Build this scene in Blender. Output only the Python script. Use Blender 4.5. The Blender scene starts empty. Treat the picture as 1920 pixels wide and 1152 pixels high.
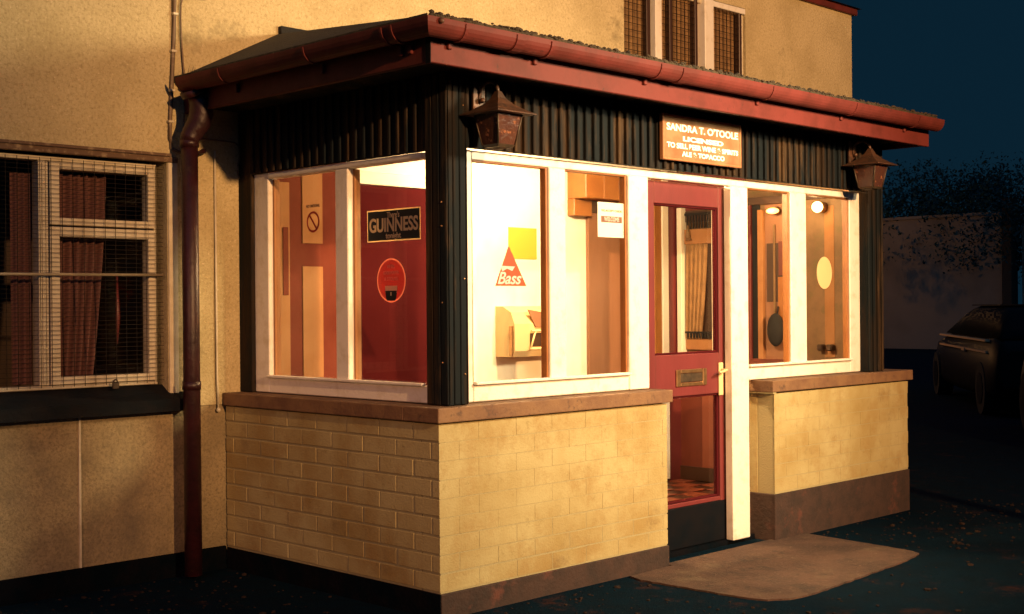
import bpy, bmesh, math, random
from mathutils import Vector, Matrix
random.seed(7)
S = bpy.context.scene
COL = S.collection
PI = math.pi
# ------------------------------------------------------------------ camera
cd = bpy.data.cameras.new('camera'); cam = bpy.data.objects.new('camera', cd); COL.objects.link(cam)
Rv = Vector((0.70716392, -0.7070016, -0.00824228)); Uv = Vector((0.00559685, -0.00605955, 0.99996598)); Fv = Vector((0.70702749, 0.70718599, 0.00032811))
M = Matrix((Rv, Uv, -Fv)).transposed().to_4x4(); M.translation = Vector((-3.5454, -3.9752, 1.2778))
cam.matrix_world = M
cd.sensor_fit = 'HORIZONTAL'; cd.sensor_width = 36; cd.lens = 2436.37/1920*36
cd.clip_start = 0.05; cd.clip_end = 2000
S.camera = cam
S.render.resolution_x = 1024; S.render.resolution_y = 614
# ------------------------------------------------------------------ night sky
w = bpy.data.worlds.new('World'); S.world = w; w.use_nodes = True
nt = w.node_tree; bg = nt.nodes['Background']
bg.inputs['Color'].default_value = (0.10, 0.53, 1.0, 1); bg.inputs['Strength'].default_value = 0.028
# faint blue night light (moonlit overcast)
sd = bpy.data.lights.new('sun', 'SUN'); sd.energy = 0.30; sd.angle = math.radians(120); sd.color = (0.12, 0.42, 1.0)
so = bpy.data.objects.new('sun', sd); COL.objects.link(so); so.rotation_euler = (math.radians(35), 0, math.radians(-35))
S.view_settings.view_transform = 'Standard'; S.view_settings.look = 'None'; S.view_settings.exposure = 0; S.view_settings.gamma = 1
S.view_settings.use_curve_mapping = False
KEY = (1.0, 0.76, 0.44)
FILL = (1.0, 0.46, 0.16)

# ------------------------------------------------------------------ materials
def mat(name, col, rough=0.7, metal=0.0, col2=None, nscale=6, detail=4, bump=0.0, bscale=60, mix=(0.4, 0.65), spec=0.5, stain=None, stretch=(1, 1, 1), coat=0):
    m = bpy.data.materials.new(name); m.use_nodes = True; n = m.node_tree; L = n.links
    b = n.nodes['Principled BSDF']; b.inputs['Base Color'].default_value = (*col, 1)
    b.inputs['Roughness'].default_value = rough; b.inputs['Metallic'].default_value = metal
    b.inputs['Specular IOR Level'].default_value = spec
    if coat: b.inputs['Coat Weight'].default_value = coat; b.inputs['Coat Roughness'].default_value = 0.15
    g = n.nodes.new('ShaderNodeNewGeometry')
    mp = n.nodes.new('ShaderNodeMapping'); mp.inputs['Scale'].default_value = stretch
    L.new(g.outputs['Position'], mp.inputs['Vector'])
    out = None
    def layer(prev, c2, sc, lo, hi, det=4, rgh=0.6):
        t = n.nodes.new('ShaderNodeTexNoise'); t.inputs['Scale'].default_value = sc; t.inputs['Detail'].default_value = det
        t.inputs['Roughness'].default_value = rgh
        L.new(mp.outputs['Vector'], t.inputs['Vector'])
        r = n.nodes.new('ShaderNodeMapRange'); r.inputs['From Min'].default_value = lo; r.inputs['From Max'].default_value = hi
        L.new(t.outputs['Fac'], r.inputs['Value'])
        x = n.nodes.new('ShaderNodeMix'); x.data_type = 'RGBA'
        L.new(r.outputs['Result'], x.inputs['Factor'])
        if prev is None: x.inputs['A'].default_value = (*col, 1)
        else: L.new(prev, x.inputs['A'])
        x.inputs['B'].default_value = (*c2, 1)
        return x.outputs['Result']
    if col2: out = layer(None, col2, nscale, mix[0], mix[1], detail)
    for s in (stain or []): out = layer(out, *s)
    if out is not None: L.new(out, b.inputs['Base Color'])
    if bump:
        t = n.nodes.new('ShaderNodeTexNoise'); t.inputs['Scale'].default_value = bscale; t.inputs['Detail'].default_value = 5; t.inputs['Roughness'].default_value = 0.65
        L.new(mp.outputs['Vector'], t.inputs['Vector'])
        bp = n.nodes.new('ShaderNodeBump'); bp.inputs['Strength'].default_value = bump; bp.inputs['Distance'].default_value = 0.01
        L.new(t.outputs['Fac'], bp.inputs['Height']); L.new(bp.outputs['Normal'], b.inputs['Normal'])
    return m
def emit(name, col, st):
    m = bpy.data.materials.new(name); m.use_nodes = True; b = m.node_tree.nodes['Principled BSDF']
    b.inputs['Base Color'].default_value = (*col, 1); b.inputs['Emission Color'].default_value = (*col, 1); b.inputs['Emission Strength'].default_value = st
    return m
def glassmat(name, tint=(0.96, 0.96, 0.94), rough=0.02, refl=1.0):
    m = bpy.data.materials.new(name); m.use_nodes = True; n = m.node_tree; L = n.links
    n.nodes.remove(n.nodes['Principled BSDF']); o = n.nodes['Material Output']
    t = n.nodes.new('ShaderNodeBsdfTransparent'); t.inputs['Color'].default_value = (*tint, 1)
    g = n.nodes.new('ShaderNodeBsdfGlossy'); g.inputs['Roughness'].default_value = rough
    f = n.nodes.new('ShaderNodeFresnel'); f.inputs['IOR'].default_value = 1.3 * refl
    x = n.nodes.new('ShaderNodeMixShader'); gm = n.nodes.new('ShaderNodeNewGeometry'); iv = n.nodes.new('ShaderNodeMath'); iv.operation = 'SUBTRACT'; iv.inputs[0].default_value = 1.0; L.new(gm.outputs['Backfacing'], iv.inputs[1]); mu = n.nodes.new('ShaderNodeMath'); mu.operation = 'MULTIPLY'; L.new(f.outputs['Fac'], mu.inputs[0]); L.new(iv.outputs[0], mu.inputs[1]); L.new(mu.outputs[0], x.inputs['Fac']); L.new(t.outputs['BSDF'], x.inputs[1]); L.new(g.outputs['BSDF'], x.inputs[2])
    L.new(x.outputs['Shader'], o.inputs['Surface'])
    return m
GRIME = (0.20, 0.16, 0.06)
m_render = mat('cream_roughcast', (0.56, 0.47, 0.27), 0.95, col2=(0.45, 0.37, 0.2), nscale=3.0, bump=0.9, bscale=75, mix=(0.42, 0.68), spec=0.2,
               stain=[((0.32, 0.25, 0.125), 60, 0.48, 0.70, 5, 0.8), ((0.66, 0.56, 0.36), 85, 0.60, 0.72, 3, 0.7), ((0.17, 0.14, 0.07), 1.1, 0.60, 0.74, 6, 0.75)])
m_render_low = mat('cream_lower_render', (0.36, 0.28, 0.16), 0.95, col2=(0.27, 0.21, 0.12), nscale=4.0, bump=0.6, bscale=60, mix=(0.42, 0.66), spec=0.2,  # darker base tone than the wall above, with random stains
               stain=[((0.19, 0.15, 0.085), 70, 0.46, 0.66, 5, 0.8), ((0.16, 0.13, 0.09), 1.7, 0.50, 0.74, 9, 0.8), ((0.1, 0.08, 0.055), 2.6, 0.60, 0.78, 9, 0.8)])
m_brick = mat('cream_painted_brick', (0.40, 0.345, 0.17), 0.75, col2=(0.30, 0.225, 0.085), nscale=2.5, bump=0.35, bscale=90, mix=(0.4, 0.7), spec=0.3,
               stain=[((0.29, 0.195, 0.07), 3.6, 0.49, 0.70, 9, 0.78), ((0.2, 0.15, 0.05), 16, 0.57, 0.74, 8, 0.8), ((0.16, 0.105, 0.05), 2.3, 0.57, 0.78, 10, 0.82)])
m_mortar = mat('painted_mortar', (0.33, 0.29, 0.15), 0.85, bump=0.5, bscale=120)
m_plinth = mat('brown_plinth', (0.045, 0.024, 0.018), 0.9, col2=(0.026, 0.016, 0.013), nscale=9, bump=0.7, bscale=50, stain=[((0.10, 0.035, 0.024), 5, 0.58, 0.7, 6, 0.7)])
m_dplinth = mat('near_black_plinth', (0.002, 0.005, 0.008), 0.9, col2=(0.006, 0.006, 0.008), nscale=7, bump=0.8, bscale=50, spec=.02)  # near black tone, darker than the brown front plinth
m_sill = mat('brown_clay_sill', (0.19, 0.105, 0.05), 0.75, col2=(0.13, 0.065, 0.035), nscale=8, bump=0.4, bscale=80, stain=[((0.07, 0.04, 0.025), 22, 0.58, 0.72, 6, 0.7)])
m_dsill = mat('dark_sill', (0.005, 0.007, 0.010), 0.8, col2=(0.010, 0.009, 0.010), nscale=10, bump=0.3, spec=.1)
def sticker(name, col, rough=0.5, tr=0.5):
    m = bpy.data.materials.new(name); m.use_nodes = True; n = m.node_tree; L = n.links
    b = n.nodes['Principled BSDF']; b.inputs['Base Color'].default_value = (*col, 1); b.inputs['Roughness'].default_value = rough
    t = n.nodes.new('ShaderNodeBsdfTranslucent'); t.inputs['Color'].default_value = (*col, 1)
    x = n.nodes.new('ShaderNodeMixShader'); x.inputs['Fac'].default_value = tr
    L.new(b.outputs['BSDF'], x.inputs[1]); L.new(t.outputs['BSDF'], x.inputs[2]); L.new(x.outputs['Shader'], n.nodes['Material Output'].inputs['Surface'])
    return m
m_white = mat('white_gloss_paint', (0.76, 0.73, 0.66), 0.4, col2=(0.62, 0.57, 0.46), nscale=14, bump=0.25, bscale=60, mix=(0.52, 0.75), stain=[((0.36, 0.27, 0.17), 9, 0.66, 0.76, 8, 0.75)])
m_cream = mat('aged_cream_paint', (0.62, 0.56, 0.42), 0.5, col2=(0.5, 0.43, 0.3), nscale=12, bump=0.2, bscale=60)
m_black = mat('black_stained_board', (0.008, 0.012, 0.015), 0.7, col2=(0.026, 0.017, 0.011), nscale=9, bump=0.5, bscale=40, stretch=(1, 1, 0.12), mix=(0.45, 0.62),
              stain=[((0.090, 0.055, 0.028), 7, 0.52, 0.70, 8, 0.75)], spec=.08)
m_red = mat('dark_red_gloss', (0.125, 0.027, 0.024), 0.55, col2=(0.09, 0.021, 0.018), nscale=7, bump=0.12, bscale=40, stain=[((0.05, 0.02, 0.018), 20, 0.62, 0.74, 6, 0.7)], spec=.12)
m_pipe = mat('pipe_red_gloss', (0.034, 0.007, 0.009), 0.42, col2=(0.02, 0.006, 0.008), nscale=9, bump=0.35, bscale=30, stain=[((0.05, 0.025, 0.015), 18, 0.6, 0.72, 6, 0.7)])
m_door = mat('red_door_paint', (0.15, 0.028, 0.030), 0.4, col2=(0.12, 0.024, 0.024), nscale=5, bump=0.12, bscale=40, stretch=(1, 1, 0.3))
m_kick = mat('dark_kickboard', (0.003, 0.005, 0.008), 0.6, col2=(0.006, 0.006, 0.008), nscale=8, spec=.1)
m_roof = mat('dark_roof_felt', (0.006, 0.007, 0.008), 0.9, col2=(0.012, 0.011, 0.009), nscale=12, bump=0.8, bscale=50)
m_moss = mat('moss', (0.055, 0.040, 0.022), 1.0, col2=(0.025, 0.02, 0.013), nscale=25, bump=1, bscale=90)
m_glass = glassmat('window_glass')
m_iw = mat('interior_white_paint', (0.82, 0.80, 0.72), 0.6, col2=(0.76, 0.72, 0.6), nscale=3)
m_iceil = mat('interior_cream_ceiling', (0.72, 0.60, 0.36), 0.7)
m_ibrown = mat('varnished_brown_board', (0.24, 0.12, 0.07), 0.6, col2=(0.2, 0.095, 0.05), nscale=6, stretch=(1, 1, 0.1), bump=0.1)
m_iorange = mat('orange_varnished_wood', (0.30, 0.12, 0.03), 0.45, col2=(0.25, 0.09, 0.022), nscale=7)
m_itan = mat('tan_wallpaper', (0.19, 0.11, 0.055), 0.7, col2=(0.14, 0.085, 0.04), nscale=9, stain=[((0.12, 0.095, 0.035), 5, 0.52, 0.68, 7, 0.7)])
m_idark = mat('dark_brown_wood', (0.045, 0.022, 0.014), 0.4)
m_istripe = mat('cream_stripe', (0.34, 0.18, 0.09), 0.8, col2=(0.30, 0.15, 0.07), nscale=5, spec=.0)
m_ibrown2 = mat('terracotta_panel', (0.150, 0.042, 0.030), 0.8, col2=(0.125, 0.033, 0.024), nscale=5, spec=.0)
m_ired = mat('interior_red_door', (0.060, 0.009, 0.012), 0.8, col2=(0.045, 0.007, 0.009), nscale=3, stretch=(1, 1, 0.3), spec=.0)
m_dado = mat('red_brown_dado', (0.14, 0.032, 0.02), 0.5, col2=(0.11, 0.025, 0.016), nscale=5, stretch=(1, 1, 0.2))
m_dado2 = mat('pink_brown_dado', (0.22, 0.065, 0.038), 0.5)
m_yellow = mat('yellow_paper', (0.42, 0.29, 0.03), 0.8)
m_tile_r = mat('red_floor_tile', (0.26, 0.07, 0.04), 0.35, col2=(0.2, 0.055, 0.035), nscale=8)
m_tile_d = mat('dark_floor_tile', (0.05, 0.022, 0.016), 0.35)
m_blk = mat('sticker_black', (0.008, 0.012, 0.018), 0.4)
m_gold = sticker('sticker_cream_print', (0.95, 0.78, 0.5), 0.5)
m_sred = sticker('sticker_red', (0.62, 0.12, 0.09), 0.5)
m_sred2 = sticker('sticker_orange_red', (0.52, 0.13, 0.05), 0.5)
m_sringred = sticker('sticker_deep_red', (0.30, 0.03, 0.03), 0.5)
m_spink = sticker('sticker_salmon', (0.95, 0.5, 0.36), 0.5)
m_swhite = sticker('sticker_white', (0.86, 0.84, 0.8), 0.5)
m_sbrown = mat('sticker_brown_print', (0.16, 0.07, 0.04), 0.5)
m_swarm = sticker('sticker_pale_backing', (0.52, 0.32, 0.14), 0.6)
m_brass = mat('worn_brass', (0.42, 0.25, 0.12), 0.35, 0.8, col2=(0.3, 0.17, 0.08), nscale=30)
m_copper = mat('tarnished_copper_lantern', (0.10, 0.045, 0.025), 0.5, 0.3, col2=(0.045, 0.028, 0.02), nscale=30, bump=0.2, stain=[((0.32, 0.15, 0.08), 45, 0.62, 0.72, 4, 0.6)])
m_iron = mat('dark_lantern_iron', (0.075, 0.05, 0.03), 0.5, 0.3, col2=(0.04, 0.03, 0.02), nscale=30)
m_lglass = mat('amber_lantern_glass', (0.07, 0.028, 0.018), 0.15, 0, col2=(0.05, 0.022, 0.02), nscale=16, bump=0.3, bscale=35, stain=[((0.3, 0.12, 0.06), 30, 0.6, 0.7, 4, 0.6)])
m_plastic = mat('cream_plastic', (0.62, 0.47, 0.25), 0.5)
m_signb = mat('yellowed_sign_board', (0.27, 0.165, 0.09), 0.8, col2=(0.20, 0.095, 0.045), nscale=5, mix=(0.42, 0.62), spec=.2)
m_signf = mat('orange_sign_frame', (0.40, 0.17, 0.07), 0.5, col2=(0.3, 0.13, 0.06), nscale=10)
m_letter = mat('white_lettering', (0.85, 0.84, 0.80), 0.4)
m_wire = mat('dark_wire_mesh', (0.012, 0.008, 0.006), 0.7, 0.0, spec=.1)
m_bar = mat('security_bar', (0.22, 0.17, 0.11), 0.6)
m_curtR = mat('brown_red_curtain', (0.17, 0.07, 0.062), 0.9, col2=(0.11, 0.045, 0.042), nscale=6, stretch=(1, 1, 0.15))
m_curtT = mat('tan_net_curtain', (0.28, 0.165, 0.075), 0.9, col2=(0.21, 0.12, 0.055), nscale=14, bump=0.3)
m_cable = mat('grey_brown_cable', (0.15, 0.10, 0.06), 0.6, col2=(0.3, 0.24, 0.16), nscale=25, mix=(0.55, 0.7))
m_asph = mat('asphalt', (0.003, 0.012, 0.022), 0.95, col2=(0.004, 0.010, 0.017), nscale=8, bump=0.9, bscale=70, stain=[((0.050, 0.020, 0.014), 2.6, 0.56, 0.74, 9, 0.8)], spec=.02)
m_slab = mat('worn_concrete', (0.085, 0.044, 0.029), 0.95, col2=(0.045, 0.024, 0.017), nscale=3.6, bump=1.0, bscale=60, stain=[((0.11, 0.075, 0.045), 2.1, 0.55, 0.66, 8, 0.75), ((0.028, 0.018, 0.014), 3.2, 0.54, 0.66, 7, 0.7), ((0.15, 0.095, 0.06), 70, 0.57, 0.68, 4, 0.75), ((0.02, 0.013, 0.011), 45, 0.60, 0.70, 5, 0.8)])
m_cloth = mat('black_cloth', (0.01, 0.01, 0.012), 0.9)
m_car = mat('dark_car_paint', (0.008, 0.006, 0.007), 0.5, 0.0, spec=.1)
m_carg = mat('dark_car_glass', (0.004, 0.006, 0.010), 0.6, spec=.04)
m_tyre = mat('tyre_rubber', (0.012, 0.012, 0.012), 0.9)
m_streak_handle = mat('streak_and_handle', (0.75, 0.5, 0.28), 0.5, 0.3)  # colour of the light streak strips and the door handles
m_farw = mat('far_rendered_wall', (0.30, 0.24, 0.17), 0.95, col2=(0.2, 0.16, 0.11), nscale=0.5, bump=0.3, bscale=5)
m_leaf = mat('dark_leaves', (0.02, 0.06, 0.06), 0.8, col2=(0.03, 0.07, 0.06), nscale=3, spec=.1)
m_bark = mat('dark_bark', (0.04, 0.03, 0.02), 0.9)
m_bulb = emit('lit_bulb_globe', (1.0, 0.62, 0.22), 14)
m_bulb2 = emit('lit_bulb_shade', (1.0, 0.50, 0.13), 5)
m_strip = emit('lit_lamp_head', (1.0, 0.66, 0.33), 20)

# ------------------------------------------------------------------ mesh helpers
class MB:
    def __init__(s): s.b = bmesh.new()
    def box(s, x0, x1, y0, y1, z0, z1, bev=0.0, rot=None, segs=1):
        r = bmesh.ops.create_cube(s.b, size=1.0); vs = r['verts']
        for v in vs: v.co = Vector(((x0+x1)/2 + v.co.x*(x1-x0), (y0+y1)/2 + v.co.y*(y1-y0), (z0+z1)/2 + v.co.z*(z1-z0)))
        if bev:
            es = list({e for v in vs for e in v.link_edges})
            bmesh.ops.bevel(s.b, geom=es, offset=bev, segments=segs, affect='EDGES', profile=0.5)
        return s
    def tube(s, pts, r, seg=10, cap=True):
        pts = [Vector(p) for p in pts]; rs = r if isinstance(r, (list, tuple)) else [r]*len(pts); rings = []
        for i, p in enumerate(pts):
            d = (pts[min(i+1, len(pts)-1)] - pts[max(i-1, 0)]).normalized()
            a = d.cross(Vector((0, 0, 1)));
            if a.length < 0.2: a = d.cross(Vector((1, 0, 0)))
            a.normalize(); c = d.cross(a).normalized()
            rings.append([s.b.verts.new(p + (a*math.cos(2*PI*k/seg) + c*math.sin(2*PI*k/seg))*rs[i]) for k in range(seg)])
        # keep rings aligned
        for i in range(len(rings)-1):
            A, B = rings[i], rings[i+1]
            off = min(range(seg), key=lambda o: (A[0].co - B[o].co).length)
            B[:] = B[off:] + B[:off]
            if (A[1].co-B[1].co).length > (A[1].co-B[-1].co).length: B[:] = [B[0]] + B[1:][::-1]
            for k in range(seg):
                f = s.b.faces.new((A[k], A[(k+1) % seg], B[(k+1) % seg], B[k])); f.smooth = True
        if cap: s.b.faces.new(rings[0]); s.b.faces.new(rings[-1])
        return s
    def poly(s, pts):
        s.b.faces.new([s.b.verts.new(p) for p in pts]); return s
    def prism(s, pts, d):
        d = Vector(d); A = [s.b.verts.new(p) for p in pts]; B = [s.b.verts.new(Vector(p)+d) for p in pts]; n = len(pts)
        s.b.faces.new(A); s.b.faces.new(B[::-1])
        for i in range(n): s.b.faces.new((A[i], A[(i+1) % n], B[(i+1) % n], B[i]))
        return s
    def sphere(s, c, r, u=16, v=10, sc=(1, 1, 1)):
        q = bmesh.ops.create_uvsphere(s.b, u_segments=u, v_segments=v, radius=r)
        for x in q['verts']: x.co = Vector((x.co.x*sc[0], x.co.y*sc[1], x.co.z*sc[2])) + Vector(c)
        for x in q['verts']:
            for f in x.link_faces: f.smooth = True
        return s
    def frustum(s, cx, cy, z0, z1, a0, a1):
        V = [s.b.verts.new((cx+sx*a, cy+sy*a, z)) for z, a in ((z0, a0), (z1, a1)) for sx, sy in ((-1, -1), (1, -1), (1, 1), (-1, 1))]
        s.b.faces.new(V[3::-1]); s.b.faces.new(V[4:])
        for k in range(4): s.b.faces.new((V[k], V[(k+1) % 4], V[4+(k+1) % 4], V[4+k]))
        return s
def root_loc(p):
    while p.parent: p = p.parent
    return Vector(p.location)
def obj(name, mb, m, parent=None, loc=None, label=None, cat=None, group=None, kind=None):
    b = mb.b; bmesh.ops.recalc_face_normals(b, faces=b.faces)
    if parent is not None: o0 = root_loc(parent)
    elif loc is not None: o0 = Vector(loc)
    else:
        xs = [v.co for v in b.verts]
        o0 = Vector(((min(v.x for v in xs)+max(v.x for v in xs))/2, (min(v.y for v in xs)+max(v.y for v in xs))/2, min(v.z for v in xs)))
    for v in b.verts: v.co -= o0
    me = bpy.data.meshes.new(name); b.to_mesh(me); b.free(); me.materials.append(m)
    o = bpy.data.objects.new(name, me); COL.objects.link(o)
    if parent is not None: o.parent = parent
    else: o.location = o0
    tag(o, label, cat, group, kind)
    return o
def tag(o, label=None, cat=None, group=None, kind=None):
    if label: o['label'] = label
    if cat: o['category'] = cat
    if group: o['group'] = group
    if kind: o['kind'] = kind
    return o
def thing(name, label, cat, loc, group=None):
    o = bpy.data.objects.new(name, None); o.empty_display_size = 0.1; COL.objects.link(o); o.location = loc
    return tag(o, label, cat, group)
def copy_tree(o, parent=None):
    c = o.copy(); COL.objects.link(c); c.parent = parent
    for ch in list(o.children): copy_tree(ch, c)
    return c
def text(name, body, size, pos, xdir, m, parent, width=None, bold=0.0, label=None, shear=0.0, space=1.0):
    """flat lettering standing on a vertical surface, centred at pos, reading along xdir"""
    cu = bpy.data.curves.new(name, 'FONT'); cu.body = body; cu.size = size; cu.align_x = 'CENTER'; cu.align_y = 'CENTER'
    cu.extrude = 0.0006; cu.offset = bold; cu.shear = shear; cu.space_character = space
    t = bpy.data.objects.new(name, cu); COL.objects.link(t)
    dg = bpy.context.evaluated_depsgraph_get(); me = bpy.data.meshes.new_from_object(t.evaluated_get(dg))
    bpy.data.objects.remove(t); bpy.data.curves.remove(cu)
    x = Vector(xdir).normalized(); z = Vector((0, 0, 1)); y = x.cross(z)
    ws = [v.co.x for v in me.vertices]; wd = max(ws)-min(ws); mid = (max(ws)+min(ws))/2
    k = (width/wd) if width else 1.0
    o0 = root_loc(parent)
    for v in me.vertices: v.co = Vector(pos) - o0 + x*((v.co.x-mid)*k) + z*v.co.y + (-y)*(-1)*(-v.co.z) * -1
    me.materials.clear(); me.materials.append(m)
    o = bpy.data.objects.new(name, me); COL.objects.link(o); o.parent = parent
    if label: o['label'] = label
    return o

D = 1.584
# ------------------------------------------------------------------ ground
g = MB(); n = 40
g.poly([(-300, -300, 0), (300, -300, 0), (300, 300, 0), (-300, 300, 0)])
obj('ground', g, m_asph, loc=(0, 0, 0), label='dark asphalt yard in front of the pub', cat='ground', kind='structure')
# concrete slab at the door with worn rounded corners
sl = MB()
base = [(1.51, .03), (2.72, .03), (2.70, -.2), (2.64, -.68), (2.60, -.75), (2.4, -.79), (1.45, -.86), (1.28, -.84), (1.19, -.78), (1.16, -.66), (1.14, -.12), (1.17, -.03), (1.51, -.02)]
pp = []
for i in range(len(base)):
    a = Vector((*base[i], 0)); b = Vector((*base[(i+1) % len(base)], 0)); k = max(1, int((b-a).length/0.035))
    for j in range(k):
        p = a.lerp(b, j/k); jj = 0.004 if p.y < -0.1 else 0
        pp.append((p.x+random.uniform(-jj, jj), p.y+random.uniform(-jj, jj), 0.0))
sl.prism([(x, y, -0.02) for x, y, z in pp], (0, 0, 0.028))
obj('doorstep_slab', sl, m_slab, label='worn concrete slab with rounded corners lying before the porch door', cat='doorstep')

b = MB()
rg = random.Random(21)
for k in range(900):
    x = rg.uniform(-2.5, 4.6); y = -abs(rg.gauss(0, .7))-.03
    if 1.12 < x < 2.74 and y > -.9: continue
    if x < 0: y = D-.03-abs(rg.gauss(0, .9))
    if -.03 < x < 3.95 and y > -.02: continue
    r = rg.uniform(.003, .009) if rg.random() < .9 else rg.uniform(.009, .018)
    q = bmesh.ops.create_icosphere(b.b, subdivisions=1, radius=r)
    for v in q['verts']: v.co = Vector((x+v.co.x*rg.uniform(.8, 1.5), y+v.co.y*rg.uniform(.8, 1.5), r*.2+v.co.z*rg.uniform(.4, .8)))
obj('grit', b, mat('loose_grit', (0.03, 0.018, 0.013), .9, col2=(0.012, 0.010, 0.010), nscale=6, spec=.1), None, loc=(0, 0, 0), label='loose grit scattered on the asphalt at the foot of the walls', cat='grit', kind='stuff')
# ------------------------------------------------------------------ main building
pub = thing('pub_building', 'two storey cream roughcast pub wall rising behind the glazed porch', 'building', (2.0, D, 0))
def wall_front(x0, x1, z0, z1, y, th, holes, m, name, parent, deep=0.16, grid=False):
    xs = sorted({x0, x1, *[h[0] for h in holes], *[h[1] for h in holes]}); zs = sorted({z0, z1, *[h[2] for h in holes], *[h[3] for h in holes]})
    b = MB()
    for i in range(len(xs)-1):
        for j in range(len(zs)-1):
            cx, cz = (xs[i]+xs[i+1])/2, (zs[j]+zs[j+1])/2
            if any(h[0] < cx < h[1] and h[2] < cz < h[3] for h in holes): continue
            b.poly([(xs[i], y, zs[j]), (xs[i+1], y, zs[j]), (xs[i+1], y, zs[j+1]), (xs[i], y, zs[j+1])])
    for a, c, e, f in holes:
        b.poly([(a, y, e), (a, y+deep, e), (a, y+deep, f), (a, y, f)]); b.poly([(c, y, e), (c, y+deep, e), (c, y+deep, f), (c, y, f)])
        b.poly([(a, y, e), (c, y, e), (c, y+deep, e), (a, y+deep, e)]); b.poly([(a, y, f), (c, y, f), (c, y+deep, f), (a, y+deep, f)])
    bmesh.ops.remove_doubles(b.b, verts=b.b.verts, dist=1e-4)
    # right and left returns, top
    b.poly([(x1, y, z0), (x1, y+th, z0), (x1, y+th, z1), (x1, y, z1)])
    b.poly([(x0, y, z0), (x0, y+th, z0), (x0, y+th, z1), (x0, y, z1)])
    b.poly([(x0, y, z1), (x1, y, z1), (x1, y+th, z1), (x0, y+th, z1)])
    return obj(name, b, m, parent)
LW = (-2.25, -0.315, 0.865, 2.005); UW = (3.085, 4.475, 2.80, 3.47)
wall_front(-7, 5.98, 0.812, 3.685, D, 6.0, [LW, UW], m_render, 'wall', pub)
wl = MB(); wl.box(-7, 5.975, D+0.004, D+0.3, -0.1, 0.81); obj('wall_base', wl, m_render_low, pub, label='darker render with random stains below the window sill')
pb = MB(); pb.box(-7, -.0065, D-.011, D+.1, -.1, .112, .004); obj('plinth', pb, m_dplinth, pub)
rj = MB(); rj.box(-0.774, -0.764, D-0.005, D+0.01, 0.113, 0.795); obj('joint_strip', rj, m_cream, pub)
ev = MB(); ev.box(-7.05, 6.02, D-0.035, D+0.05, 3.65, 3.70, 0.005); obj('eave_board', ev, m_red, pub)
rf = MB(); rf.prism([(-7.1, D-0.06, 3.703), (-7.1, D+3.0, 5.0), (-7.1, D+6.0, 3.703)], (13.15, 0, 0)); obj('roof', rf, m_roof, pub)
# room boxes behind the windows (dark rooms)
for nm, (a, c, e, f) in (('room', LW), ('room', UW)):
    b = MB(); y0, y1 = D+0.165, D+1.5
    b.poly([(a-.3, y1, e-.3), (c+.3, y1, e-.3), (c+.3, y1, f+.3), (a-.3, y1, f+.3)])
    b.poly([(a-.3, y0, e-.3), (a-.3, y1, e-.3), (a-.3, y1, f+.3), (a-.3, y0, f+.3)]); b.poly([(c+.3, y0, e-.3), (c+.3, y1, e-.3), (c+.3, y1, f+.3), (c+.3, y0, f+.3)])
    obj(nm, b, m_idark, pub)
# ---- left window
lw = MB()
def frame(b, x0, x1, z0, z1, y0, y1, wl_, wr, wb, wt, bev=0.003):
    b.box(x0, x0+wl_, y0, y1, z0, z1, bev); b.box(x1-wr, x1, y0, y1, z0, z1, bev)
    b.box(x0+wl_+.0005, x1-wr-.0005, y0+.001, y1-.001, z0, z0+wb, bev); b.box(x0+wl_+.0005, x1-wr-.0005, y0+.001, y1-.001, z1-wt, z1, bev)
frame(lw, -2.25, -0.345, 0.925, 1.975, D+.045, D+.12, .045, .016, .018, .02)
lw.box(-0.9, -0.89, D+.04, D+.12, .945, 1.95)
win = obj('window', lw, m_cream, pub, label='cream casement window behind wire mesh left of the downpipe')
b = MB(); frame(b, -0.937, -0.903, 0.945, 1.953, D+.035, D+.1, .016, .016, .01, .01); obj('sash', b, m_cream, win)
b = MB(); frame(b, -0.884, -0.363, 1.668, 1.953, D+.03, D+.09, .045, .035, .032, .032)
obj('sash', b, m_cream, win)
b = MB(); frame(b, -0.884, -0.363, 0.945, 1.660, D+.03, D+.09, .045, .035, .034, .045); obj('sash', b, m_cream, win)
b = MB(); b.box(-2.2, -0.94, D+.07, D+.074, .95, 1.95); b.box(-0.85, -0.39, D+.07, D+.074, .96, 1.63); b.box(-0.85, -0.39, D+.07, D+.074, 1.69, 1.93); obj('pane', b, m_glass, win)
# wire guard
b = MB(); z = 0.945
while z < 1.97:
    b.box(-2.24, -0.33, D+.012, D+.0136, z, z+.0020); z += 0.0205
x = -2.24
while x < -0.33:
    b.box(x, x+.0024, D+.0142, D+.0160, .935, 1.965); x += 0.052
obj('wire_guard', b, m_wire, win)
b = MB(); b.tube([(-2.3, D+.002, 1.437), (-1.2, D+.002, 1.441), (-0.34, D+.002, 1.446)], .007, 8); obj('security_bar', b, m_bar, win)
b = MB(); b.box(-.603, -.572, D-.006, D+.011, .915, .945, .004, segs=2); b.tube([(-.598+.02*(1-math.cos(t))*.5, D+.002, .945+.014*math.sin(t)) for t in [PI*k/8 for k in range(9)]], .0035, 6); obj('padlock', b, m_iron, win)
b = MB(); b.box(-2.4, -0.26, D-.012, D+.02, 1.985, 2.012, .003); b.box(-2.4, -0.30, D-.022, D-.013, 2.012, 2.026, .002); obj('lintel_trim', b, mat('weathered_brown_trim', (0.12, 0.07, 0.04), .8, col2=(0.3, 0.22, 0.13), nscale=30, mix=(.52, .68)), win)
b = MB(); b.prism([(-2.4, D-.075, .80), (-2.4, D-.075, .858), (-2.4, D-.002, .885), (-2.4, D+.06, .922), (-2.4, D+.06, .80)], (2.165, 0, 0)); obj('window_sill', b, m_dsill, pub)
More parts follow.
